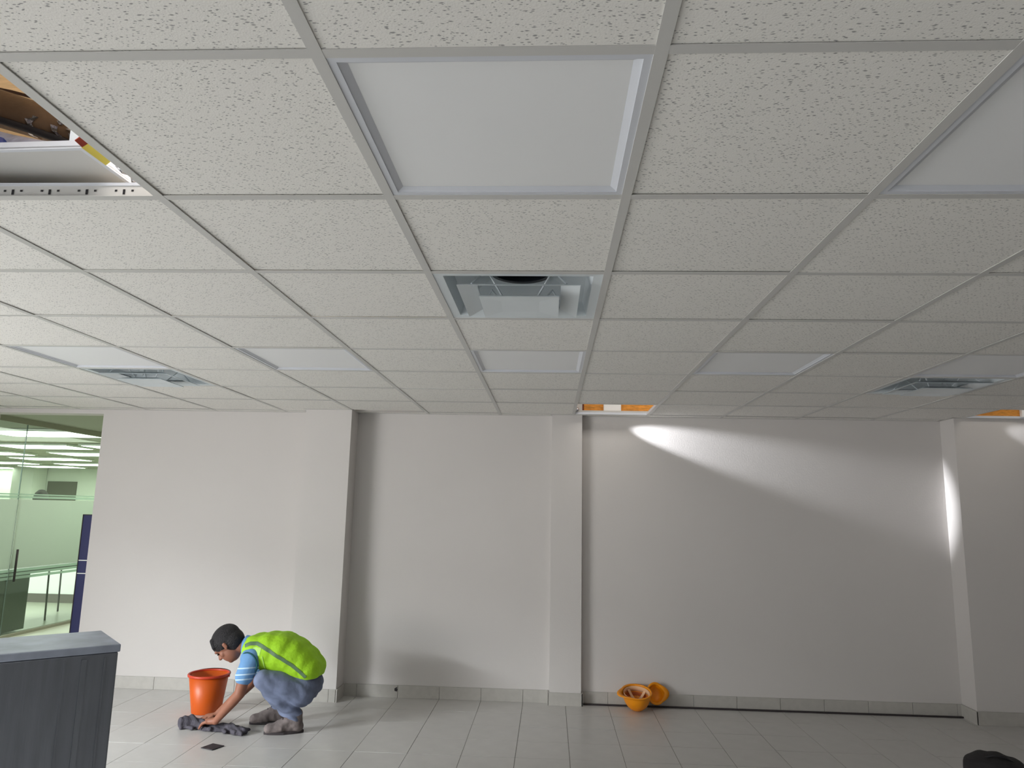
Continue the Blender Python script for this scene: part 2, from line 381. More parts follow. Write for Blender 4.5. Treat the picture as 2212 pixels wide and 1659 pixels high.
# plywood and timber behind the two far open modules
bx('plywood_strip', M['osb'], cl, .70, 2.6, YW-.020, YW-.004, H+.006, H+.30)
bx('timber_stud', M['darkwood'], cl, .662, .700, YW-.035, YW-.004, H+.006, H+.30)
bx('junction_box', M['white'], cl, .862, 1.008, YW-.055, YW-.0205, H+.012, H+.16, bev=.004)
bx('plywood_strip', M['osb'], cl, 3.63, 5.1, 4.770, 4.786, H+.006, H+.30)
bx('junction_box', M['white'], cl, 4.10, 4.32, 4.735, 4.769, H+.010, H+.15, bev=.004)
# bright metal lips of the two open modules
for (xa, xb, yy, yn) in ((.625, 1.205, 8*T-.016, 7*T), (3.68, 4.25, 4.765, 7*T)):
    MB().box(xa, xb, yy-.003, yy+.003, H+.002, H+.020).box(xb, xb+.008, yn+.02, yy+.003, H+.002, H+.018).build('module_lip', M['frame'], cl)
MB().tube([(.635, 4.80, H+.03), (.64, 4.86, H+.045), (.65, 4.95, H+.05)], .014).build('foil_elbow', M['foil'], cl, smooth=True)

# ------------------------------------------------------------------ light panels
def panel_mesh():
    fr = MB(); a, b, d = .008, T-.008, .036
    # outer lip, sloped inner step
    for (p, q, z0, z1) in ((a, a+.020, 0.002, .010), ):
        fr.box(a, b, a, q, z0, z1+.02); fr.box(a, b, b-(q-a), b, z0, z1+.02)
        fr.box(a, q, q, b-(q-a), z0, z1+.02); fr.box(b-(q-a), b, q, b-(q-a), z0, z1+.02)
    fr.frustum(a+.020, b-.020, a+.020, b-.020, .004, a+d, b-d, a+d, b-d, .011)
    f = fr.mesh('frame')
    dm = MB().box(a+.030, b-.030, a+.030, b-.030, .0112, .016).mesh('diffuser')
    hm = MB().box(a+.004, b-.004, a+.004, b-.004, .03, .055).mesh('housing')
    return f, dm, hm
fm, dm, hm = panel_mesh(); fm.materials.append(M['frame']); dm.materials.append(M['diffuser_sheet']); hm.materials.append(M['frame'])
LL = {(0, 0): 'large unlit square light panel nearest overhead, upper centre of the ceiling',
      (0, 2): 'unlit square light panel cut off by the upper right edge of the photo',
      (4, -4): 'unlit light panel at far left, just before the left ceiling vent',
      (4, -2): 'unlit light panel in the far row, between left vent and centre column',
      (4, 0): 'unlit light panel in the far row, two modules beyond the central vent',
      (4, 2): 'unlit light panel in the far row, first to the right of the centre column',
      (4, 4): 'unlit light panel in the far row at right, just before the right vent'}
for (r, c) in LIGHTS:
    e = empty('light_panel', (c*T, r*T, H))
    tag(e, LL.get((r, c), 'unlit square light panel in the ceiling behind the camera'), 'light panel', 'square light panels in the suspended ceiling')
    link('frame', fm, None, e); link('diffuser', dm, None, e); link('housing', hm, None, e)

# ------------------------------------------------------------------ ceiling vents
def nest(s0, z0, s1, z1):      # square louvre shell, thin, centred on the module
    c = T/2; m = MB()
    m.frustum(c-s0, c+s0, c-s0, c+s0, z0, c-s1, c+s1, c-s1, c+s1, z1)
    m.frustum(c-s0+.003, c+s0-.003, c-s0+.003, c+s0-.003, z0+.004, c-s1, c+s1, c-s1, c+s1, z1+.006)
    m.frustum(c-s0, c+s0, c-s0, c+s0, z0, c-s0+.003, c+s0-.003, c-s0+.003, c+s0-.003, z0+.004)
    return m
vm = {}
c_ = T/2
m = MB(); m.frustum(.008, T-.008, .008, T-.008, .002, .045, T-.045, .045, T-.045, .004); m.frustum(.045, T-.045, .045, T-.045, .004, .062, T-.062, .062, T-.062, .06)
m.frustum(.062, T-.062, .062, T-.062, .06, c_-.115, c_+.115, c_-.115, c_+.115, .125); vm['vent_frame'] = (m.mesh('vent_frame'), M['vent'])
vm['outer_louvre'] = (nest(.218, -.015, .150, .004).mesh('outer_louvre'), M['vent'])
m = nest(.145, -.035, .09, -.020); m.frustum(c_-.144, c_+.144, c_-.144, c_+.144, -.0352, c_-.07, c_+.07, c_-.07, c_+.07, -.031, cap_b=True); vm['centre_plate'] = (m.mesh('centre_plate'), M['vent'])
m = MB().lathe([(.104, .10), (.104, .24), (.114, .24), (.114, .095), (.104, .10)], 40, (c_, c_, 0)); m.lathe([(.104, .22), (.001, .22)], 40, (c_, c_, 0)); vm['neck'] = (m.mesh('neck', True), M['vent_dark'])
brk = []
for sx, sy in ((1, 1), (1, -1), (-1, 1), (-1, -1)):
    me = MB().tube([(c_+sx*.17, c_+sy*.17, .004), (c_+sx*.12, c_+sy*.12, .07), (c_+sx*.06, c_+sy*.06, -.018)], .004, 6).mesh('bracket'); me.materials.append(M['vent']); brk.append(me)
for sh, mt in vm.values(): sh.materials.append(mt)
VL = {(2, 0): 'square air vent with nested louvres in the middle of the ceiling', (5, -4): 'square air vent on the left side of the ceiling, towards the lobby opening', (5, 4): 'square air vent on the right side of the ceiling, above the dark wall pier'}
for (r, c) in VENTS:
    e = empty('ceiling_vent', (c*T, r*T, H)); tag(e, VL[(r, c)], 'air vent', 'square air vents in the ceiling')
    for nm, (me, mt) in vm.items(): link(nm, me, None, e)
    for me in brk: link('bracket', me, None, e)

# ------------------------------------------------------------------ things above the open module at upper left
e = empty('light_panel', (-1.345, .50, H+.075), math.radians(-2.5)); tag(e, 'removed light panel lying loose above the open ceiling module at upper left', 'light panel', 'square light panels in the suspended ceiling')
mb = MB().box(0, .60, 0, .60, 0, .004); mb.build('underside', M['tee'], e)
MB().box(0, .60, 0, .012, -.003, .018).box(0, .012, .012, .60, -.003, .018).box(.588, .60, .012, .60, -.003, .03).build('frame', M['frame'], e)
bx('housing', M['frame'], e, .01, .58, .02, .58, .0045, .018)
bx('driver_box', M['vent'], e, .555, .600, .010, .14, .018, .065)
m = MB(); m.poly([(.6005, -.002, -.004), (.6005, .092, -.004), (.636, .100, .034), (.634, .012, .034)]); g = bmesh.ops.extrude_face_region(m.bm, geom=m.bm.faces[:])
for v in [x for x in g['geom'] if isinstance(x, bmesh.types.BMVert)]: v.co += Vector((-.001, 0, .002))
m.build('warning_sticker', M['yellow'], e)
m = MB(); m.poly([(.602, -.030, .000), (.602, -.003, -.003), (.634, .011, .034), (.634, -.020, .036)]); g = bmesh.ops.extrude_face_region(m.bm, geom=m.bm.faces[:])
for v in [x for x in g['geom'] if isinstance(x, bmesh.types.BMVert)]: v.co += Vector((-.001, 0, .002))
m.build('printed_band', M['red'], e)
# brown wrapped duct with torn foil tape
def wav(k, a, f=7): return a*math.sin(k*f)
e = empty('air_duct', (-1.2, 1.0, 2.6)); tag(e, 'brown wrapped duct with torn foil tape above the open module, upper left', 'duct')
pts = [Vector((-2.2, .82, 2.87)), Vector((-1.9, .85, 2.83)), Vector((-1.6, .88, 2.78)), Vector((-1.45, .89, 2.745)), Vector((-1.33, .90, 2.71)), Vector((-1.21, .91, 2.675)), Vector((-1.1, .92, 2.64)), Vector((-1.02, .935, 2.61)), Vector((-.95, .95, 2.585)), Vector((-.82, .98, 2.54)), Vector((-.68, 1.02, 2.51))]
pts = [tuple(p-Vector((-1.2, 1.0, 2.6))) for p in pts]
mb = MB().tube(pts, .056, 20, rad=[.056+.003*math.sin(k*1.9) for k in range(len(pts))])
mb.build('wrapped_tube', M['duct_wrap'], e, smooth=True)
for k, (t, w) in enumerate(((5.2, .26), (5.9, .2), (6.4, .26), (8.2, .2))):
    m = MB(); i = int(t); fr_ = t-i
    p = Vector(pts[i]).lerp(Vector(pts[i+1]), fr_); d = (Vector(pts[i+1])-Vector(pts[i])).normalized()
    ring = []
    for q in range(26):
        a = PI*.5+q*PI*1.1/25; n1 = Vector((0, 0, 1)); n1 = (n1-d*n1.dot(d)).normalized(); n2 = d.cross(n1)
        rr = .0605+.002*math.sin(q*3.1+k)
        c = p+n1*math.cos(a)*rr+n2*math.sin(a)*rr+d*.012*math.sin(q*1.3+k)
        ring.append((c-d*.010*(1+.5*math.sin(q*2.7+k*2)), c+d*.010*(1+.5*math.cos(q*1.9+k))))
    vs = [(m.bm.verts.new(a), m.bm.verts.new(b)) for a, b in ring]
    for q in range(25):
        if (q*7+k*3) % 5: m.bm.faces.new((vs[q][0], vs[q+1][0], vs[q+1][1], vs[q][1]))
    m.build('foil_tape', M['foil'], e)
MB().tube([tuple(Vector(p)+Vector((0, -.040, -.050))) for p in pts[2:9]], .012, 8).build('gap_shade', M['black'], e, smooth=True)  # dark strip standing in for the shade between duct and insulated pipe
e = empty('insulated_pipe', (-1.3, 1.0, 2.5)); tag(e, 'thick silver grey insulated pipe under the brown duct, upper left', 'pipe')
MB().tube([(-.7+.1*k, -.222+.004*k, .222-.024*k) for k in range(12)], .035, 18, rad=[.040+.004*math.sin(k*2.3) for k in range(12)]).build('insulation', M['silver_wrap'], e, smooth=True)
o = MB().tube([(-2.3, .69, 2.56), (-1.9, .70, 2.54), (-1.55, .71, 2.52), (-1.16, .72, 2.485)], .028, 16).build('blue_pipe', M['blue'], smooth=True)
tag(o, 'blue plastic pipe at the very left edge behind the silver pipe', 'pipe')
o = MB().tube([(-2.4, 1.02, 3.03), (-1.9, 1.06, 2.97), (-1.45, 1.08, 2.88), (-1.1, 1.10, 2.79), (-.4, 1.14, 2.68)], .006, 8).build('hanging_cable', M['cable'], smooth=True)
tag(o, 'thin brown cable crossing the beige slab boards, upper left', 'cable')
e = empty('foil_flap', (-.70, .66, H+.03)); tag(e, 'small crumpled foil scraps at the right corner of the open module, upper left', 'foil scrap')
rr = random.Random(3)
for (dx, dy, dz, s) in ((.0, -.06, .05, .028), (.015, -.02, .03, .026), (.03, .01, .01, .024)):
    m = MB(); r = bmesh.ops.create_icosphere(m.bm, subdivisions=2, radius=s)
    for v in r['verts']: v.co *= rr.uniform(.7, 1.25); v.co.z *= .55; v.co += Vector((dx, dy, dz))
    m.build('foil_scrap', M['foil'], e)

# ------------------------------------------------------------------ strip on the floor
o = MB().box(.655, 3.635, 4.958, 4.972, .0, .012).build('floor_strip', M['sole']); tag(o, 'long thin dark strip lying on the floor along the right skirting', 'strip')

# ------------------------------------------------------------------ black plate on the floor
e = MB().box(-.048, .048, -.048, .048, 0, .005, bev=.0012).build('cover_plate', M['plate'], loc=(-1.651, 3.628, .0004)); e.rotation_euler = (0, 0, math.radians(42-18)); e.rotation_euler.z = math.radians(-22)
tag(e, 'small black square plate lying flat on the floor in front of the cloth', 'plate')

# ------------------------------------------------------------------ steel cabinet at lower left
a = math.atan2(-.277, -.311)
e = empty('steel_cabinet', (-1.378, 1.984, 0), a); tag(e, 'dark grey steel cabinet with a worn pale metal top, cut off at lower left', 'cabinet')
# local +x runs along the front towards the left edge of the photo, local -y is its depth
bx('body', M['steel'], e, 0, 1.0, -.405, 0, .05, .868, bev=.006)
bx('top', M['steel_top'], e, -.006, 1.006, -.411, .006, .869, .90, bev=.004)
bx('plinth', M['sole'], e, .03, .97, -.37, -.03, 0, .05)
MB().box(.045, .052, .0005, .004, .08, .85).box(.115, .135, .0005, .006, .08, .85).box(.19, .197, .0005, .004, .08, .85).build('pressed_rib', M['steel'], e)

# ------------------------------------------------------------------ dark bag at lower right
e = empty('fabric_bag', (2.955, 3.42, 0), math.radians(-12)); e.scale = (.86, .9, .93); tag(e, 'dark rounded fabric bag with dark red end, cut off at lower right corner', 'bag')
def lump(pts, sub=2): pass
m = MB(); r = bmesh.ops.create_uvsphere(m.bm, u_segments=32, v_segments=20, radius=1)
for v in r['verts']:
    c = v.co; s = lambda t, p: math.copysign(abs(t)**p, t)
    q = Vector((s(c.x, .75)*.19, s(c.y, .8)*.13, s(c.z, .7)*.105)); q.z *= 1-.28*max(0, q.x/.19); q += Vector((0, 0, .105)); q += Vector((0, 0, .004*math.sin(q.x*60)))
    v.co = q
m.build('bag_body', M['dark_bag'], e, smooth=True)
m = MB().lathe([(.0, 0), (.05, 0), (.062, .012), (.060, .03)], 20)
o = m.build('bag_end', M['dark_red'], e, smooth=True, loc=(.165, -.02, .085)); o.rotation_euler = (0, math.radians(70), 0)
MB().tube([(-.10, -.06, .185), (-.04, -.08, .214), (.03, -.08, .208), (.08, -.06, .18)], .008, 8).build('carry_strap', M['black'], e, smooth=True)

# ------------------------------------------------------------------ lobby beyond the opening
LH = 2.40
lo = bx('floor', M['lobby_floor'], None, -17, -2.8, YW+.15, 19.2, -.12, 0); tag(lo, kind='structure'); lo.name = 'floor_lobby'
lc = bx('ceiling_lobby', M['lobby_ceiling'], None, -17, -2.8, YW+.15, 19.2, LH, LH+.1); tag(lc, kind='structure')
w = bx('wall_lobby_far', M['wall_far'], None, -17, -2.8, 19.0, 19.2, 0, LH); tag(w, kind='structure')
w = bx('wall_lobby_right', M['wall_far'], None, -2.8, -2.65, YW+.15, 19.2, 0, LH); tag(w, kind='structure')
w = bx('wall_lobby_left', M['wall_far'], None, -17.2, -17, YW, 19.2, 0, LH); tag(w, kind='structure')
w = bx('wall_lobby_low', M['wall_far'], None, -9.5, -5.62, 9.86, 9.98, 0, 1.30); tag(w, kind='structure')
bx('baseboard', M['far_grey'], w, -9.5, -5.62, 9.845, 9.859, 0, .125)
t = bx('trim_1', M['far_grey'], None, -13.62, -12.78, 18.97, 18.999, 1.35, 2.04); tag(t, kind='structure')
t = bx('trim_2', M['wall_far'], None, -14.25, -13.66, 18.4, 18.95, 0, LH); tag(t, kind='structure')
o = MB().lathe([(.0, 0), (.10, .01), (.16, .08), (.17, .2), (.13, .33), (.06, .40), (0, .41)], 24).build('round_fan', M['sole'], loc=(-11.6, 15.9, 1.35), smooth=True)
# cabinet that carries it
fc = bx('storage_cabinet', M['wall_far'], None, -12.2, -11.0, 15.6, 16.2, 0, 1.35); tag(fc, 'pale tall cabinet far inside the lobby behind the frosted glass', 'cabinet')
tag(o, 'dark rounded object standing on the far cabinet in the lobby', 'fan')
k = LH-1.485; k = k/.795
lamps = [(-5.45, 7.05, 1.15), (-6.85, 9.05, 1.15), (-5.5, 8.98, 1.1), (-8.9, 10.65, 1.2), (-7.0, 10.55, 1.2), (-8.75, 12.0, 1.2), (-10.9, 13.6, 1.2), (-7.0, 12.3, 1.2), (-9.15, 13.8, 1.2), (-10.8, 15.0, 1.2), (-9.0, 15.4, 1.2), (-12.9, 15.9, 1.2)]
lt = MB().box(-.5, .5, -.36, .36, .006, .012).mesh('lamp_lens'); lt.materials.append(M['lamp'])
lf = MB().box(-.53, .53, -.39, .39, .010, .04).mesh('lamp_frame'); lf.materials.append(M['wall_far'])
DL = ['lit lobby light in the third row, at the left edge of the opening', 'lit lobby light in the third row, beside the right edge of the opening', 'lit lobby light in the fourth row, middle of the opening',
      'lit lobby light in the fifth row, at the left edge of the opening', 'lit lobby light in the fourth row, beside the right edge of the opening', 'lit lobby light in the fifth row, right of the middle',
      'lit lobby light in the sixth row, small white bar near the middle', 'lit lobby light in the sixth row, beside the right edge of the opening', 'farthest lit lobby light, thin white bar at the left edge']
for i, (x, y, wd) in enumerate(lamps):
    xx = .425+(x-.425)*k; yy = -1.175+(y+1.175)*k
    if yy > 18.6: continue
    e = empty('lobby_light', (xx, yy, LH-.045)); e.scale = (wd*1.1, 1.0, 1)
    lab = ['nearest lit rectangular light in the lobby ceiling, seen through the opening', 'second lit light in the lobby ceiling, wide white bar below the nearest one', 'lit lobby light partly hidden by the right edge of the opening, second row'][i] if i < 3 else DL[i-3]
    tag(e, lab, 'ceiling light', 'lit ceiling lights deep inside the lobby' if i >= 3 else 'lit ceiling lights near the lobby glass')
    link('lens', lt, None, e); link('fixture_frame', lf, None, e)
# glass partition
GX = -5.54
gp = empty('glass_partition', (GX, 5.2, 0)); tag(gp, 'green tinted glass partition with a frosted band across the middle', 'glass partition')
seams = [0, 1.72, 3.2, 4.66]
for a, b in zip(seams[:-1], seams[1:]):
    p = bx('pane', M['glass'], gp, -.005, .005, a+.004, b-.004, .03, LH-.03)
    bx('frosted_film', M['film'], p, .0055, .0065, a+.006, b-.006, .74, 1.50)
    bx('film_stripe', M['film_line'], p, .0055, .0065, a+.006, b-.006, 1.515, 1.54); bx('film_stripe', M['film_line'], p, .0055, .0065, a+.006, b-.006, 1.55, 1.565)
    bx('film_stripe', M['film_line'], p, .0055, .0065, a+.006, b-.006, .62, .65); bx('film_stripe', M['film_line'], p, .0055, .0065, a+.006, b-.006, .66, .69); bx('film_stripe', M['film_line'], p, .0055, .0065, a+.006, b-.006, .70, .73)
for s in seams[1:3]: bx('seam', M['alu'], gp, -.006, .006, s-.003, s+.003, .03, LH-.03)
bx('top_channel', M['lobby_ceiling'], gp, -.03, .03, 0, 4.7, LH-.06, LH); bx('floor_channel', M['lobby_ceiling'], gp, -.03, .03, 0, 4.7, 0, .03)
MB().tube([(.045, 1.76, .60), (.045, 1.76, .95)], .012, 10).build('door_handle', M['sole'], gp, smooth=True)
# desk and dark storage box behind the glass
e = empty('desk', (-6.0, 7.9, 0)); tag(e, 'dark desk with thin legs behind the glass partition', 'desk')
bx('desk_top', M['dark_wood'], e, -.35, .35, -1.5, 1.2, .655, .69)
for (x, y) in ((.06, .32), (-.3, 1.1)): MB().tube([(x, y, 0), (x-.02, y, .655)], .011, 8).build('leg', M['sole'], e, smooth=True)
bx('drawer_unit', M['dark_wood'], e, -.34, .32, -1.45, -.42, .02, .65, bev=.004)
# navy board standing just behind the right edge of the opening
e = empty('navy_board', (-3.37, 5.3, 0)); tag(e, 'tall narrow navy blue board with two white lines beside the lobby opening', 'board')
bx('panel', M['navy'], e, -.342, .30, -.012, .012, .0, 1.37); 
for z in (.868, .98): bx('white_line', M['white'], e, -.343, .301, -.0135, -.0122, z-.004, z+.004)
MB().box(-.350, -.342, -.014, .014, 0, 1.378).box(-.350, .30, -.014, .014, 1.370, 1.378).build('edge_trim', M['sole'], e)

# ------------------------------------------------------------------ bucket
e = empty('orange_bucket', (-2.055, 4.40, 0)); tag(e, 'orange plastic bucket with a reddish rim in front of the kneeling worker', 'bucket')
e['label'] = 'orange plastic bucket with a reddish rim in front of the squatting worker'
MB().lathe([(.0, .006), (.094, .006), (.098, .0), (.102, .004), (.138, .262), (.134, .262), (.097, .012), (0, .012)], 48).build('bucket_body', M['orange'], e, smooth=True)
MB().lathe([(.136, .252), (.146, .254), (.148, .266), (.143, .272), (.134, .270), (.133, .262), (.136, .252)], 48).build('rim', M['orange_red'], e, smooth=True)
MB().tube([(.147*math.cos(t), .147*math.sin(t)*math.cos(.15)+.0, .262+.10*math.sin(.12)*math.sin(t)) for t in [PI*k/24 for k in range(25)]], .0028, 6).build('wire_handle', M['sole'], e, smooth=True)
for s in (-1, 1): MB().lathe([(0, 0), (.012, 0), (.012, .01), (0, .01)], 12).build('handle_lug', M['orange_red'], e).location = (s*.143, 0, .248)

# ------------------------------------------------------------------ hard hats
def hat_mesh(R=.125, H_=.135):
    m = MB(); prof = []
    for k in range(13):
        t = PI/2*k/12; prof.append((R*math.sin(t)+.0001, -H_*math.cos(t)))
    prof += [(R+.012, .002), (R+.012, .007), (R-.004, .006)]
    for k in range(12, -1, -1):
        t = PI/2*k/12; prof.append(((R-.004)*math.sin(t)+.0001, -(H_-.004)*math.cos(t)))
    m.lathe(prof, 40, sy=1.12)
    for v in m.bm.verts:      # visor
        if v.co.z > -.004 and v.co.x > R*.8: v.co.x += (v.co.x-R*.8)*1.4
    return m
e = empty('hard_hat', (1.105, 4.835, .138)); e.scale = (.84, .84, 1.04); e.rotation_euler = (math.radians(14), math.radians(4), math.radians(200)); e.rotation_euler = (math.radians(-12), math.radians(6), math.radians(200))
tag(e, 'orange hard hat turned upside down with pale straps inside, by the right skirting', 'hard hat', 'orange hard hats by the skirting')
hat_mesh().build('shell', M['hat_orange'], e, smooth=True)
MB().lathe([(.116, -.002), (.118, -.04), (.114, -.04), (.112, -.002), (.116, -.002)], 32, sy=1.12).build('sweat_band', M['strap'], e, smooth=True)
MB().lathe([(.113, -.045), (.098, -.08), (.06, -.112), (.001, -.124)], 32, sy=1.12).build('lining', M['hat_in'], e, smooth=True)
for a in (.35, 1.75):
    m = MB(); n = 14; vs = []
    for k in range(n+1):
        t = -1+2*k/n; p = Vector((math.cos(a)*.112*t, math.sin(a)*.122*t, -.02-.05*(1-t*t)))
        w = Vector((-math.sin(a), math.cos(a), 0))*.013
        vs.append((m.bm.verts.new(p-w), m.bm.verts.new(p+w)))
    for k in range(n): m.bm.faces.new((vs[k][0], vs[k+1][0], vs[k+1][1], vs[k][1]))
    m.build('cradle_strap', M['strap'], e)
e = empty('hard_hat', (1.262, 4.925, .112)); e.rotation_euler = (math.radians(70), 0, math.radians(12))
tag(e, 'yellow orange hard hat leaning on the skirting, half hidden behind the upturned one', 'hard hat', 'orange hard hats by the skirting')
hm2 = hat_mesh(.062, .05); hm2.build('shell', M['hat_orange'], e, smooth=True)

# ------------------------------------------------------------------ squatting worker
def capsule(bm, p0, r0, p1, r1, seg=16):
    p0, p1 = Vector(p0), Vector(p1); d = p1-p0; L = max(d.length, 1e-5); n = 6
    q = Vector((0, 0, 1)).rotation_difference(d/L if L > 1e-4 else Vector((0, 0, 1)))
    rings = []
    prof = [(r0*math.sin(PI/2*k/n), -r0*math.cos(PI/2*k/n)) for k in range(n+1)] + [(r1*math.cos(PI/2*k/n), L+r1*math.sin(PI/2*k/n)) for k in range(n+1)]
    for (r, z) in prof:
        r = max(r, 1e-4); rings.append([bm.verts.new(p0+q@Vector((r*math.cos(2*PI*k/seg), r*math.sin(2*PI*k/seg), z))) for k in range(seg)])
    for i in range(len(rings)-1):
        for k in range(seg): bm.faces.new((rings[i][k], rings[i][(k+1) % seg], rings[i+1][(k+1) % seg], rings[i+1][k]))
    bm.faces.new(rings[0][::-1]); bm.faces.new(rings[-1])
def ellipsoid(bm, c, rad, rot=None):
    r = bmesh.ops.create_uvsphere(bm, u_segments=24, v_segments=16, radius=1)
    for v in r['verts']:
        q = Vector((v.co.x*rad[0], v.co.y*rad[1], v.co.z*rad[2])); v.co = (rot@q if rot else q)+Vector(c)
def blob(name, build, voxel, smooth_it, m, parent=None, loc=(0, 0, 0), post=None):
    bm = bmesh.new(); build(bm); me = bpy.data.meshes.new(name+'_src'); bm.to_mesh(me); bm.free()
    t = bpy.data.objects.new('tmp', me); COL.objects.link(t)
    md = t.modifiers.new('r', 'REMESH'); md.mode = 'VOXEL'; md.voxel_size = voxel
    sm = t.modifiers.new('s', 'SMOOTH'); sm.factor = .5; sm.iterations = smooth_it
    dg = bpy.context.evaluated_depsgraph_get(); ev = t.evaluated_get(dg)
    out = bpy.data.meshes.new_from_object(ev); out.name = name
    bpy.data.objects.remove(t)
    out.materials.clear()
    if post:
        b2 = bmesh.new(); b2.from_mesh(out); post(b2); b2.to_mesh(out); b2.free()
    for p in out.polygons: p.use_smooth = True
    return link(name, out, m, parent, loc)
B = Vector((-1.45, 4.05, 0))     # root of the figure on the floor
def P(x, y, z): return Vector((x, y, z))-B
J = dict(pelvis=P(-1.235, 4.070, .275), hipL=P(-1.232, 3.975, .275), kneeL=P(-1.455, 3.885, .350), ankL=P(-1.268, 3.985, .085), hipR=P(-1.255, 4.165, .275), kneeR=P(-1.475, 4.215, .330), ankR=P(-1.455, 4.205, .085),
         waist=P(-1.215, 4.070, .395), mid=P(-1.325, 4.060, .475), chest=P(-1.470, 4.050, .507), up=P(-1.570, 4.050, .515), neck=P(-1.640, 4.045, .535), head=P(-1.775, 4.030, .535),
         shL=P(-1.570, 3.905, .480), elL=P(-1.605, 3.875, .262), wrL=P(-1.775, 3.930, .070), shR=P(-1.590, 4.195, .480), elR=P(-1.665, 4.200, .250), wrR=P(-1.845, 4.085, .062))
# head frame: F = face direction, U = crown direction
Fd = Vector((-.62, -.05, -.78)).normalized(); Ud = Vector((-.80, -.0, .60)); Ud = (Ud-Fd*Ud.dot(Fd)).normalized(); Sd = Ud.cross(Fd)
HR = Matrix((Fd, Sd, Ud)).transposed()           # local (face, side, up) -> world
def Hd(f, s, u): return J['head']+HR@Vector((f, s, u))
def hand(bm, wr, direction, palm_n, side):
    d = direction.normalized(); n = (palm_n-d*palm_n.dot(d)).normalized(); s = d.cross(n)*side
    capsule(bm, wr, .024, wr+d*.045+s*.012, .020); capsule(bm, wr+d*.01, .022, wr+d*.055-s*.016, .018); capsule(bm, wr+d*.02, .02, wr+d*.06, .019)
    for k, (o, ln) in enumerate(((.030, .066), (.010, .076), (-.010, .070), (-.029, .055))):
        a = wr+d*.055+s*o; b = a+d*ln*.5-n*.006+s*o*.18; c = b+d*ln*.35-n*.018; e2 = c+d*ln*.2-n*.014
        capsule(bm, a, .0105, b, .0098, 10); capsule(bm, b, .0098, c, .009, 10); capsule(bm, c, .009, e2, .008, 10)
    a = wr+d*.012+s*.030; b = a+s*.026+d*.026-n*.006; c = b+d*.030+s*.004-n*.008
    capsule(bm, a, .0145, b, .0115, 10); capsule(bm, b, .0115, c, .0095, 10)
def body(bm):
    j = J
    capsule(bm, j['pelvis'], .095, j['mid'], .095); capsule(bm, j['mid'], .095, j['chest'], .105); capsule(bm, j['chest']+Vector((0, -.06, 0)), .08, j['chest']+Vector((0, .06, 0)), .08)
    capsule(bm, j['shL'], .048, j['up'], .07); capsule(bm, j['shR'], .048, j['up'], .07); capsule(bm, j['up'], .06, j['neck'], .047); capsule(bm, j['neck'], .047, Hd(-.02, 0, -.03), .047)
    for s in 'LR':
        capsule(bm, j['hip'+s], .075, j['knee'+s], .048); capsule(bm, j['knee'+s], .046, j['ank'+s], .032)
        capsule(bm, j['sh'+s], .047, j['el'+s], .035); capsule(bm, j['el'+s], .036, j['el'+s].lerp(j['wr'+s], .35), .034); capsule(bm, j['el'+s].lerp(j['wr'+s], .35), .034, j['wr'+s], .022)
        capsule(bm, j['ank'+s], .032, j['ank'+s]+Vector((-.12, -.03, -.06)), .022)
    # head
    ellipsoid(bm, Hd(-.012, 0, .028), (.098, .076, .085), HR); ellipsoid(bm, Hd(.018, 0, -.035), (.066, .058, .078), HR)
    ellipsoid(bm, Hd(.050, 0, -.085), (.024, .024, .018), HR)                       # chin
    capsule(bm, Hd(.076, 0, .012), .009, Hd(.098, 0, -.022), .0115)                 # nose
    capsule(bm, Hd(.086, .011, -.026), .0075, Hd(.086, -.011, -.026), .0075)
    capsule(bm, Hd(.072, -.020, -.050), .0075, Hd(.072, .020, -.050), .0075); capsule(bm, Hd(.070, -.016, -.060), .0078, Hd(.070, .016, -.060), .0078)
    capsule(bm, Hd(.074, -.040, .020), .011, Hd(.074, .040, .020), .011)            # brow
    for s in (-1, 1):
        ellipsoid(bm, Hd(.050, s*.040, -.022), (.020, .020, .022), HR)              # cheek
        capsule(bm, Hd(-.008, s*.076, .010), .011, Hd(-.004, s*.076, -.022), .008); capsule(bm, Hd(-.016, s*.079, .012), .008, Hd(-.016, s*.077, -.014), .007)
    hand(bm, j['wrL'], Vector((-.91, .36, -.13)), Vector((-.15, .05, .95)), 1)
    hand(bm, j['wrR'], Vector((-.96, -.10, -.13)), Vector((-.15, -.05, .95)), -1)
pe = blob('person', body, .0042, 5, M['skin'], None, B)
tag(pe, 'person squatting and wiping the floor with a cloth, lime safety vest, jeans, black hair', 'person')
def hair(bm):
    ellipsoid(bm, Hd(-.020, 0, .042), (.108, .086, .090), HR); ellipsoid(bm, Hd(-.045, 0, .0), (.080, .079, .080), HR)
    rh = random.Random(8)
    for k in range(22):
        a = -1+2*k/21; capsule(bm, Hd(.045-.015*abs(a), a*.062, .088), .018, Hd(.074-.018*abs(a), a*.066, .046+.008*rh.random()), .011, 10)
    for s in (-1, 1): capsule(bm, Hd(.004, s*.074, .035), .014, Hd(.010, s*.073, .004), .009, 8)
blob('hair', hair, .005, 3, M['hair'], pe)
for s in (-1, 1):
    m = MB(); ellipsoid(m.bm, Hd(.077, s*.030, .002), (.006, .013, .006), HR); m.build('eye', M['eye'], pe, smooth=True)
    m = MB(); capsule(m.bm, Hd(.0835, s*.018, .019), .0035, Hd(.078, s*.045, .020), .003, 8); m.build('eyebrow', M['hair'], pe, smooth=True)
def shirt(bm):
    j = J
    for s in 'LR':
        a, b = j['sh'+s], j['el'+s]; capsule(bm, a+Vector((.02, 0, .0)), .066, a.lerp(b, .52), .060)
        capsule(bm, a, .06, j['up'], .088)
    capsule(bm, j['up'], .085, j['neck']+Vector((.005, 0, 0)), .062); capsule(bm, j['chest'], .112, j['up'], .094)
    capsule(bm, j['up']+Vector((-.045, -.03, -.06)), .05, j['up']+Vector((-.055, .03, -.07)), .05)
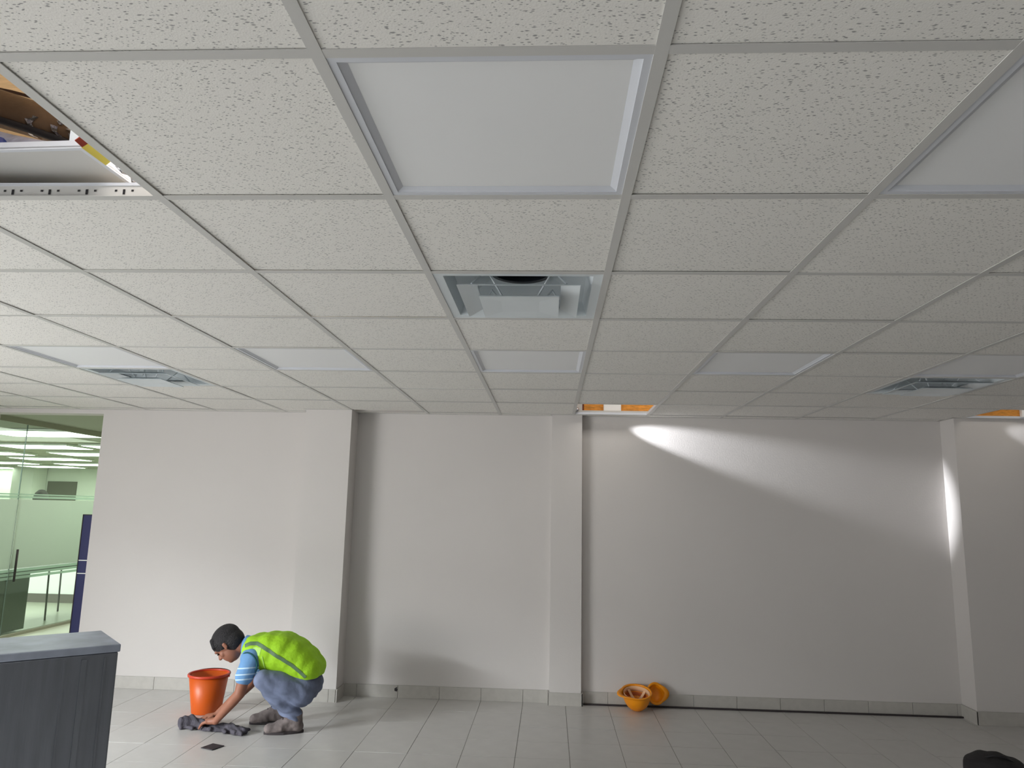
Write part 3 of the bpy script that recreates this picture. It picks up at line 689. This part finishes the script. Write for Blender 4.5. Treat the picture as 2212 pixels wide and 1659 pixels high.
sh = blob('shirt', shirt, .006, 5, M['shirt'], pe)
def band_from(src, name, m, parent, co, no, width, off, extra=None):
    bm = bmesh.new(); bm.from_mesh(src.data); no = Vector(no).normalized(); co = Vector(co)
    bmesh.ops.bisect_plane(bm, geom=bm.verts[:]+bm.edges[:]+bm.faces[:], plane_co=co+no*width/2, plane_no=no, clear_outer=True)
    bmesh.ops.bisect_plane(bm, geom=bm.verts[:]+bm.edges[:]+bm.faces[:], plane_co=co-no*width/2, plane_no=-no, clear_outer=True)
    for (c2, n2) in (extra or []):
        bmesh.ops.bisect_plane(bm, geom=bm.verts[:]+bm.edges[:]+bm.faces[:], plane_co=Vector(c2), plane_no=Vector(n2), clear_outer=True)
    bm.normal_update()
    for v in bm.verts: v.co += v.normal*off
    me = bpy.data.meshes.new(name); bm.to_mesh(me); bm.free()
    for p in me.polygons: p.use_smooth = True
    return link(name, me, m, parent)
# sleeve stripes and collar
for s in 'LR':
    d = (J['el'+s]-J['sh'+s]).normalized()
    for t in (.28, .46, .60):
        band_from(sh, 'sleeve_stripe', M['shirt_stripe'], pe, J['sh'+s].lerp(J['el'+s], t), d+Vector((.25, 0, 0)), .0085, .0012, [(J['sh'+s]+Vector((0, .085 if s == 'L' else .09, 0)), (0, 1, 0))] if s == 'L' else [(J['shR']+Vector((0, -.085, 0)), (0, -1, 0))])
def collar(bm):
    c = J['neck']; d = Vector((-.93, 0, .12)).normalized(); q = Vector((0, 0, 1)).rotation_difference(d)
    rings = []
    for (r, z) in ((.060, -.02), (.064, .0), (.066, .022), (.060, .024), (.056, .0), (.052, -.02)):
        rings.append([bm.verts.new(c+q@Vector((r*math.cos(2*PI*k/28), r*math.sin(2*PI*k/28), z))) for k in range(28)])
    for i in range(len(rings)):
        for k in range(28): bm.faces.new((rings[i][k], rings[i][(k+1) % 28], rings[(i+1) % 6][(k+1) % 28], rings[(i+1) % 6][k]))
m = MB(); collar(m.bm); m.build('collar', M['shirt'], pe, smooth=True)
def vest(bm):
    j = J
    def row(c, r, w): capsule(bm, c+Vector((0, -w, 0)), r, c+Vector((0, w, 0)), r, 24)
    row(j['up']+Vector((.005, 0, .002)), .098, .068)
    row(j['chest'], .122, .062); row(j['chest'].lerp(j['mid'], .5)+Vector((0, 0, .012)), .124, .060); row(j['mid']+Vector((.0, 0, .002)), .120, .055); row(j['mid'].lerp(j['waist'], .55)+Vector((.006, 0, .006)), .108, .055)
    row(j['waist']+Vector((.002, 0, .0)), .100, .055)
    for a, b, ra, rb in (('up', 'chest', .098, .121), ('chest', 'mid', .121, .120), ('mid', 'waist', .119, .100)):
        for w in (-.055, 0, .055): capsule(bm, j[a]+Vector((0, w, 0)), ra, j[b]+Vector((0, w, 0)), rb, 24)
def vest_post(bm):
    g = lambda: bm.verts[:]+bm.edges[:]+bm.faces[:]
    # neckline and hem
    bmesh.ops.bisect_plane(bm, geom=g(), plane_co=J['neck']+Vector((.012, 0, 0)), plane_no=(-1, 0, .1), clear_outer=True)
    bmesh.ops.bisect_plane(bm, geom=g(), plane_co=J['waist']+Vector((.03, 0, -.05)), plane_no=(.1, 0, -1), clear_outer=True)
    # arm holes: remove cloth around each shoulder
    for s in ('L', 'R'):
        c = J['sh'+s]+Vector((-.012, -.03 if s == 'L' else .03, -.03))
        dl = [f for f in bm.faces if (Vector(((f.calc_center_median()-c).x*1.0, (f.calc_center_median()-c).y*.8, (f.calc_center_median()-c).z*.8))).length < .062]
        bmesh.ops.delete(bm, geom=dl, context='FACES')
    for v in bm.verts:
        v.co += v.normal*(.005*noise.noise(v.co*16)+.0015*noise.noise(v.co*50))
ve = blob('vest', vest, .006, 22, M['vest'], pe, post=vest_post)
from mathutils.bvhtree import BVHTree
def side_ribbon(src, name, m, path, width, off, sub=5):
    """ribbon draped on the near side of a garment: (x, z) path in world metres, cast towards +y"""
    bm = bmesh.new(); bm.from_mesh(src.data); t = BVHTree.FromBMesh(bm)
    pts = []
    for a, b in zip(path[:-1], path[1:]):
        for k in range(sub): pts.append(Vector(a).lerp(Vector(b), k/sub))
    pts.append(Vector(path[-1])); out = bmesh.new(); rows = []
    for i, p in enumerate(pts):
        d = (pts[min(i+1, len(pts)-1)]-pts[max(i-1, 0)]).normalized(); n = Vector((-d.y, d.x)); row = []
        for w in (-.5, -.25, 0, .25, .5):
            q = p+n*w*width; hit = t.ray_cast(Vector((q.x-B.x, -.6, q.y)), Vector((0, 1, 0)))
            row.append(out.verts.new(hit[0]+hit[1]*off) if hit[0] else None)
        rows.append(row)
    for r0, r1 in zip(rows[:-1], rows[1:]):
        for k in range(4):
            v = (r0[k], r1[k], r1[k+1], r0[k+1])
            if all(v) and (max(x.co.y for x in v)-min(x.co.y for x in v)) < .05: out.faces.new(v)
    seen, best = set(), set()
    for f in out.faces:
        if f in seen: continue
        isl, st = set(), [f]
        while st:
            g = st.pop()
            if g in isl: continue
            isl.add(g); st += [h for ed in g.edges for h in ed.link_faces if h not in isl]
        seen |= isl
        if len(isl) > len(best): best = isl
    bmesh.ops.delete(out, geom=[f for f in out.faces if f not in best], context='FACES')
    bmesh.ops.delete(out, geom=[v for v in out.verts if not v.link_faces], context='VERTS')
    me = bpy.data.meshes.new(name); out.to_mesh(me); out.free(); bm.free()
    for p in me.polygons: p.use_smooth = True
    return link(name, me, m, pe)
side_ribbon(ve, 'pale_panel', M['vest_light'], [(-1.545, .532), (-1.52, .530), (-1.485, .526)], .046, .002)
side_ribbon(ve, 'reflective_band', M['vest_stripe'], [(-1.606, .556), (-1.572, .572), (-1.524, .574), (-1.485, .563), (-1.425, .533), (-1.352, .491), (-1.277, .445), (-1.226, .404), (-1.186, .366)], .021, .0035)
side_ribbon(ve, 'vest_seam', M['vest_light'], [(-1.47, .50), (-1.462, .46), (-1.458, .41), (-1.46, .38)], .005, .003)
def hem(bm):
    c = J['shL']+Vector((.012, -.030, -.022)); d = Vector((-.30, -1, -.30)).normalized(); q = Vector((0, 0, 1)).rotation_difference(d); rings = []
    n = 30
    pts = [c+q@Vector((.062*math.cos(2*PI*k/n), .068*math.sin(2*PI*k/n), .0)) for k in range(n)]
    for k in range(n): capsule(bm, pts[k], .0062, pts[(k+1) % n], .0062, 8)
blob('armhole_edging', hem, .004, 2, M['teal'], pe)
def jeans(bm):
    j = J
    capsule(bm, j['pelvis']+Vector((.005, -.06, .01)), .105, j['pelvis']+Vector((.005, .06, .01)), .105, 24)
    capsule(bm, j['pelvis']+Vector((.0, -.05, .07)), .092, j['pelvis']+Vector((.0, .05, .07)), .092, 24)
    for s in 'LR':
        h, k, a = j['hip'+s], j['knee'+s], j['ank'+s]
        capsule(bm, h+Vector((.0, 0, -.015)), .096, h.lerp(k, .55), .083, 24); capsule(bm, h.lerp(k, .55), .083, k, .066, 24)
        capsule(bm, k+Vector((.004, 0, -.006)), .064, k.lerp(a, .5)+Vector((.012, 0, .0)), .064, 24); capsule(bm, k.lerp(a, .5)+Vector((.012, 0, 0)), .062, a+Vector((.0, 0, .025)), .050, 24)
def jeans_post(bm):
    for v in bm.verts:
        c = v.co; lowk = max(0, 1-c.z/.30)
        v.co += v.normal*(.007*noise.noise(c*12)+(.25+lowk)*.0065*math.sin(c.z*105+c.x*60+5*noise.noise(c*9)))
blob('jeans', jeans, .007, 4, M['jeans'], pe, post=jeans_post)
def belt(bm):
    capsule(bm, J['pelvis']+Vector((.095, -.06, .10)), .010, J['pelvis']+Vector((.095, .06, .10)), .010)
def shoe_build(s):
    a = J['ank'+s]; f = Vector((-.95, -.30, 0)).normalized() if s == 'L' else Vector((-.93, -.34, 0)).normalized()
    base = Vector((a.x, a.y, 0))
    sd = Vector((-f.y, f.x, 0))
    def up(bm):
        capsule(bm, base-f*.020+Vector((0, 0, .045)), .042, base-f*.010+Vector((0, 0, .115)), .047, 20)
        capsule(bm, base-f*.030+Vector((0, 0, .038)), .038, base+f*.06+Vector((0, 0, .046)), .040, 20)
        capsule(bm, base+f*.02+Vector((0, 0, .075)), .040, base+f*.10+Vector((0, 0, .044)), .036, 20)
        capsule(bm, base+f*.08+sd*.012+Vector((0, 0, .038)), .036, base+f*.155+sd*.006+Vector((0, 0, .034)), .033, 20)
        capsule(bm, base+f*.08-sd*.014+Vector((0, 0, .038)), .034, base+f*.145-sd*.012+Vector((0, 0, .034)), .031, 20)
    def post(bm):
        bmesh.ops.bisect_plane(bm, geom=bm.verts[:]+bm.edges[:]+bm.faces[:], plane_co=(0, 0, .012), plane_no=(0, 0, -1), clear_outer=True)
        for v in bm.verts: v.co += v.normal*.003*noise.noise(v.co*40)
    o = blob('boot', up, .006, 3, M['shoe'], pe, post=post)
    m = MB(); n = 32; ring = []
    for k in range(n):
        t = 2*PI*k/n; l = math.cos(t); w = math.sin(t)
        ring.append(base+f*(.058+l*.128)+sd*(w*(.046-.006*l if l > 0 else .040)))
    m.bm.faces.new([m.bm.verts.new(p+Vector((0, 0, .0))) for p in ring]); g = bmesh.ops.extrude_face_region(m.bm, geom=m.bm.faces[:])
    for v in [x for x in g['geom'] if isinstance(x, bmesh.types.BMVert)]: v.co.z += .016
    m.build('sole', M['sole'], o)
    for k in range(3):
        c = base+f*(.045+.024*k)+Vector((0, 0, .108-.016*k)); MB().tube([c-sd*.018, c+Vector((0, 0, .004)), c+sd*.018], .003, 6).build('lace', M['sole'], o)
shoe_build('L'); shoe_build('R')

# ------------------------------------------------------------------ cloth under the hands
def rag(bm):
    rg = random.Random(11)
    pth = [(-2.03, 4.00, .034, .038), (-1.99, 4.03, .036, .042), (-1.92, 4.02, .018, .034), (-1.85, 3.985, .010, .028), (-1.78, 3.98, .012, .030), (-1.70, 3.975, .022, .030), (-1.64, 3.94, .018, .026), (-1.575, 3.905, .016, .022)]
    for a, b in zip(pth[:-1], pth[1:]):
        capsule(bm, P(a[0], a[1], a[2]), a[3], P(b[0], b[1], b[2]), b[3], 14)
        capsule(bm, P(a[0], a[1]+.04, .012), .020, P(b[0], b[1]+.035, .014), .022, 14); capsule(bm, P(a[0]+.01, a[1]-.035, .010), .016, P(b[0], b[1]-.03, .012), .018, 14)
        for k in range(3):
            o = Vector((rg.uniform(-.03, .03), rg.uniform(-.05, .05), 0))
            capsule(bm, P(a[0], a[1], .013)+o, .013, P(b[0], b[1], .016)+o+Vector((rg.uniform(-.03, .03), rg.uniform(-.03, .03), 0)), .014, 10)
def rag_post(bm):
    for v in bm.verts:
        v.co += v.normal*(.008*noise.noise(v.co*20)+.003*math.sin(v.co.x*90+v.co.y*110+5*noise.noise(v.co*9)))
        if v.co.z < .0015: v.co.z = .0015
o = blob('cleaning_cloth', rag, .006, 6, M['rag'], None, B, post=rag_post)
tag(o, 'crumpled dark grey cloth on the floor under the worker hands', 'cloth')
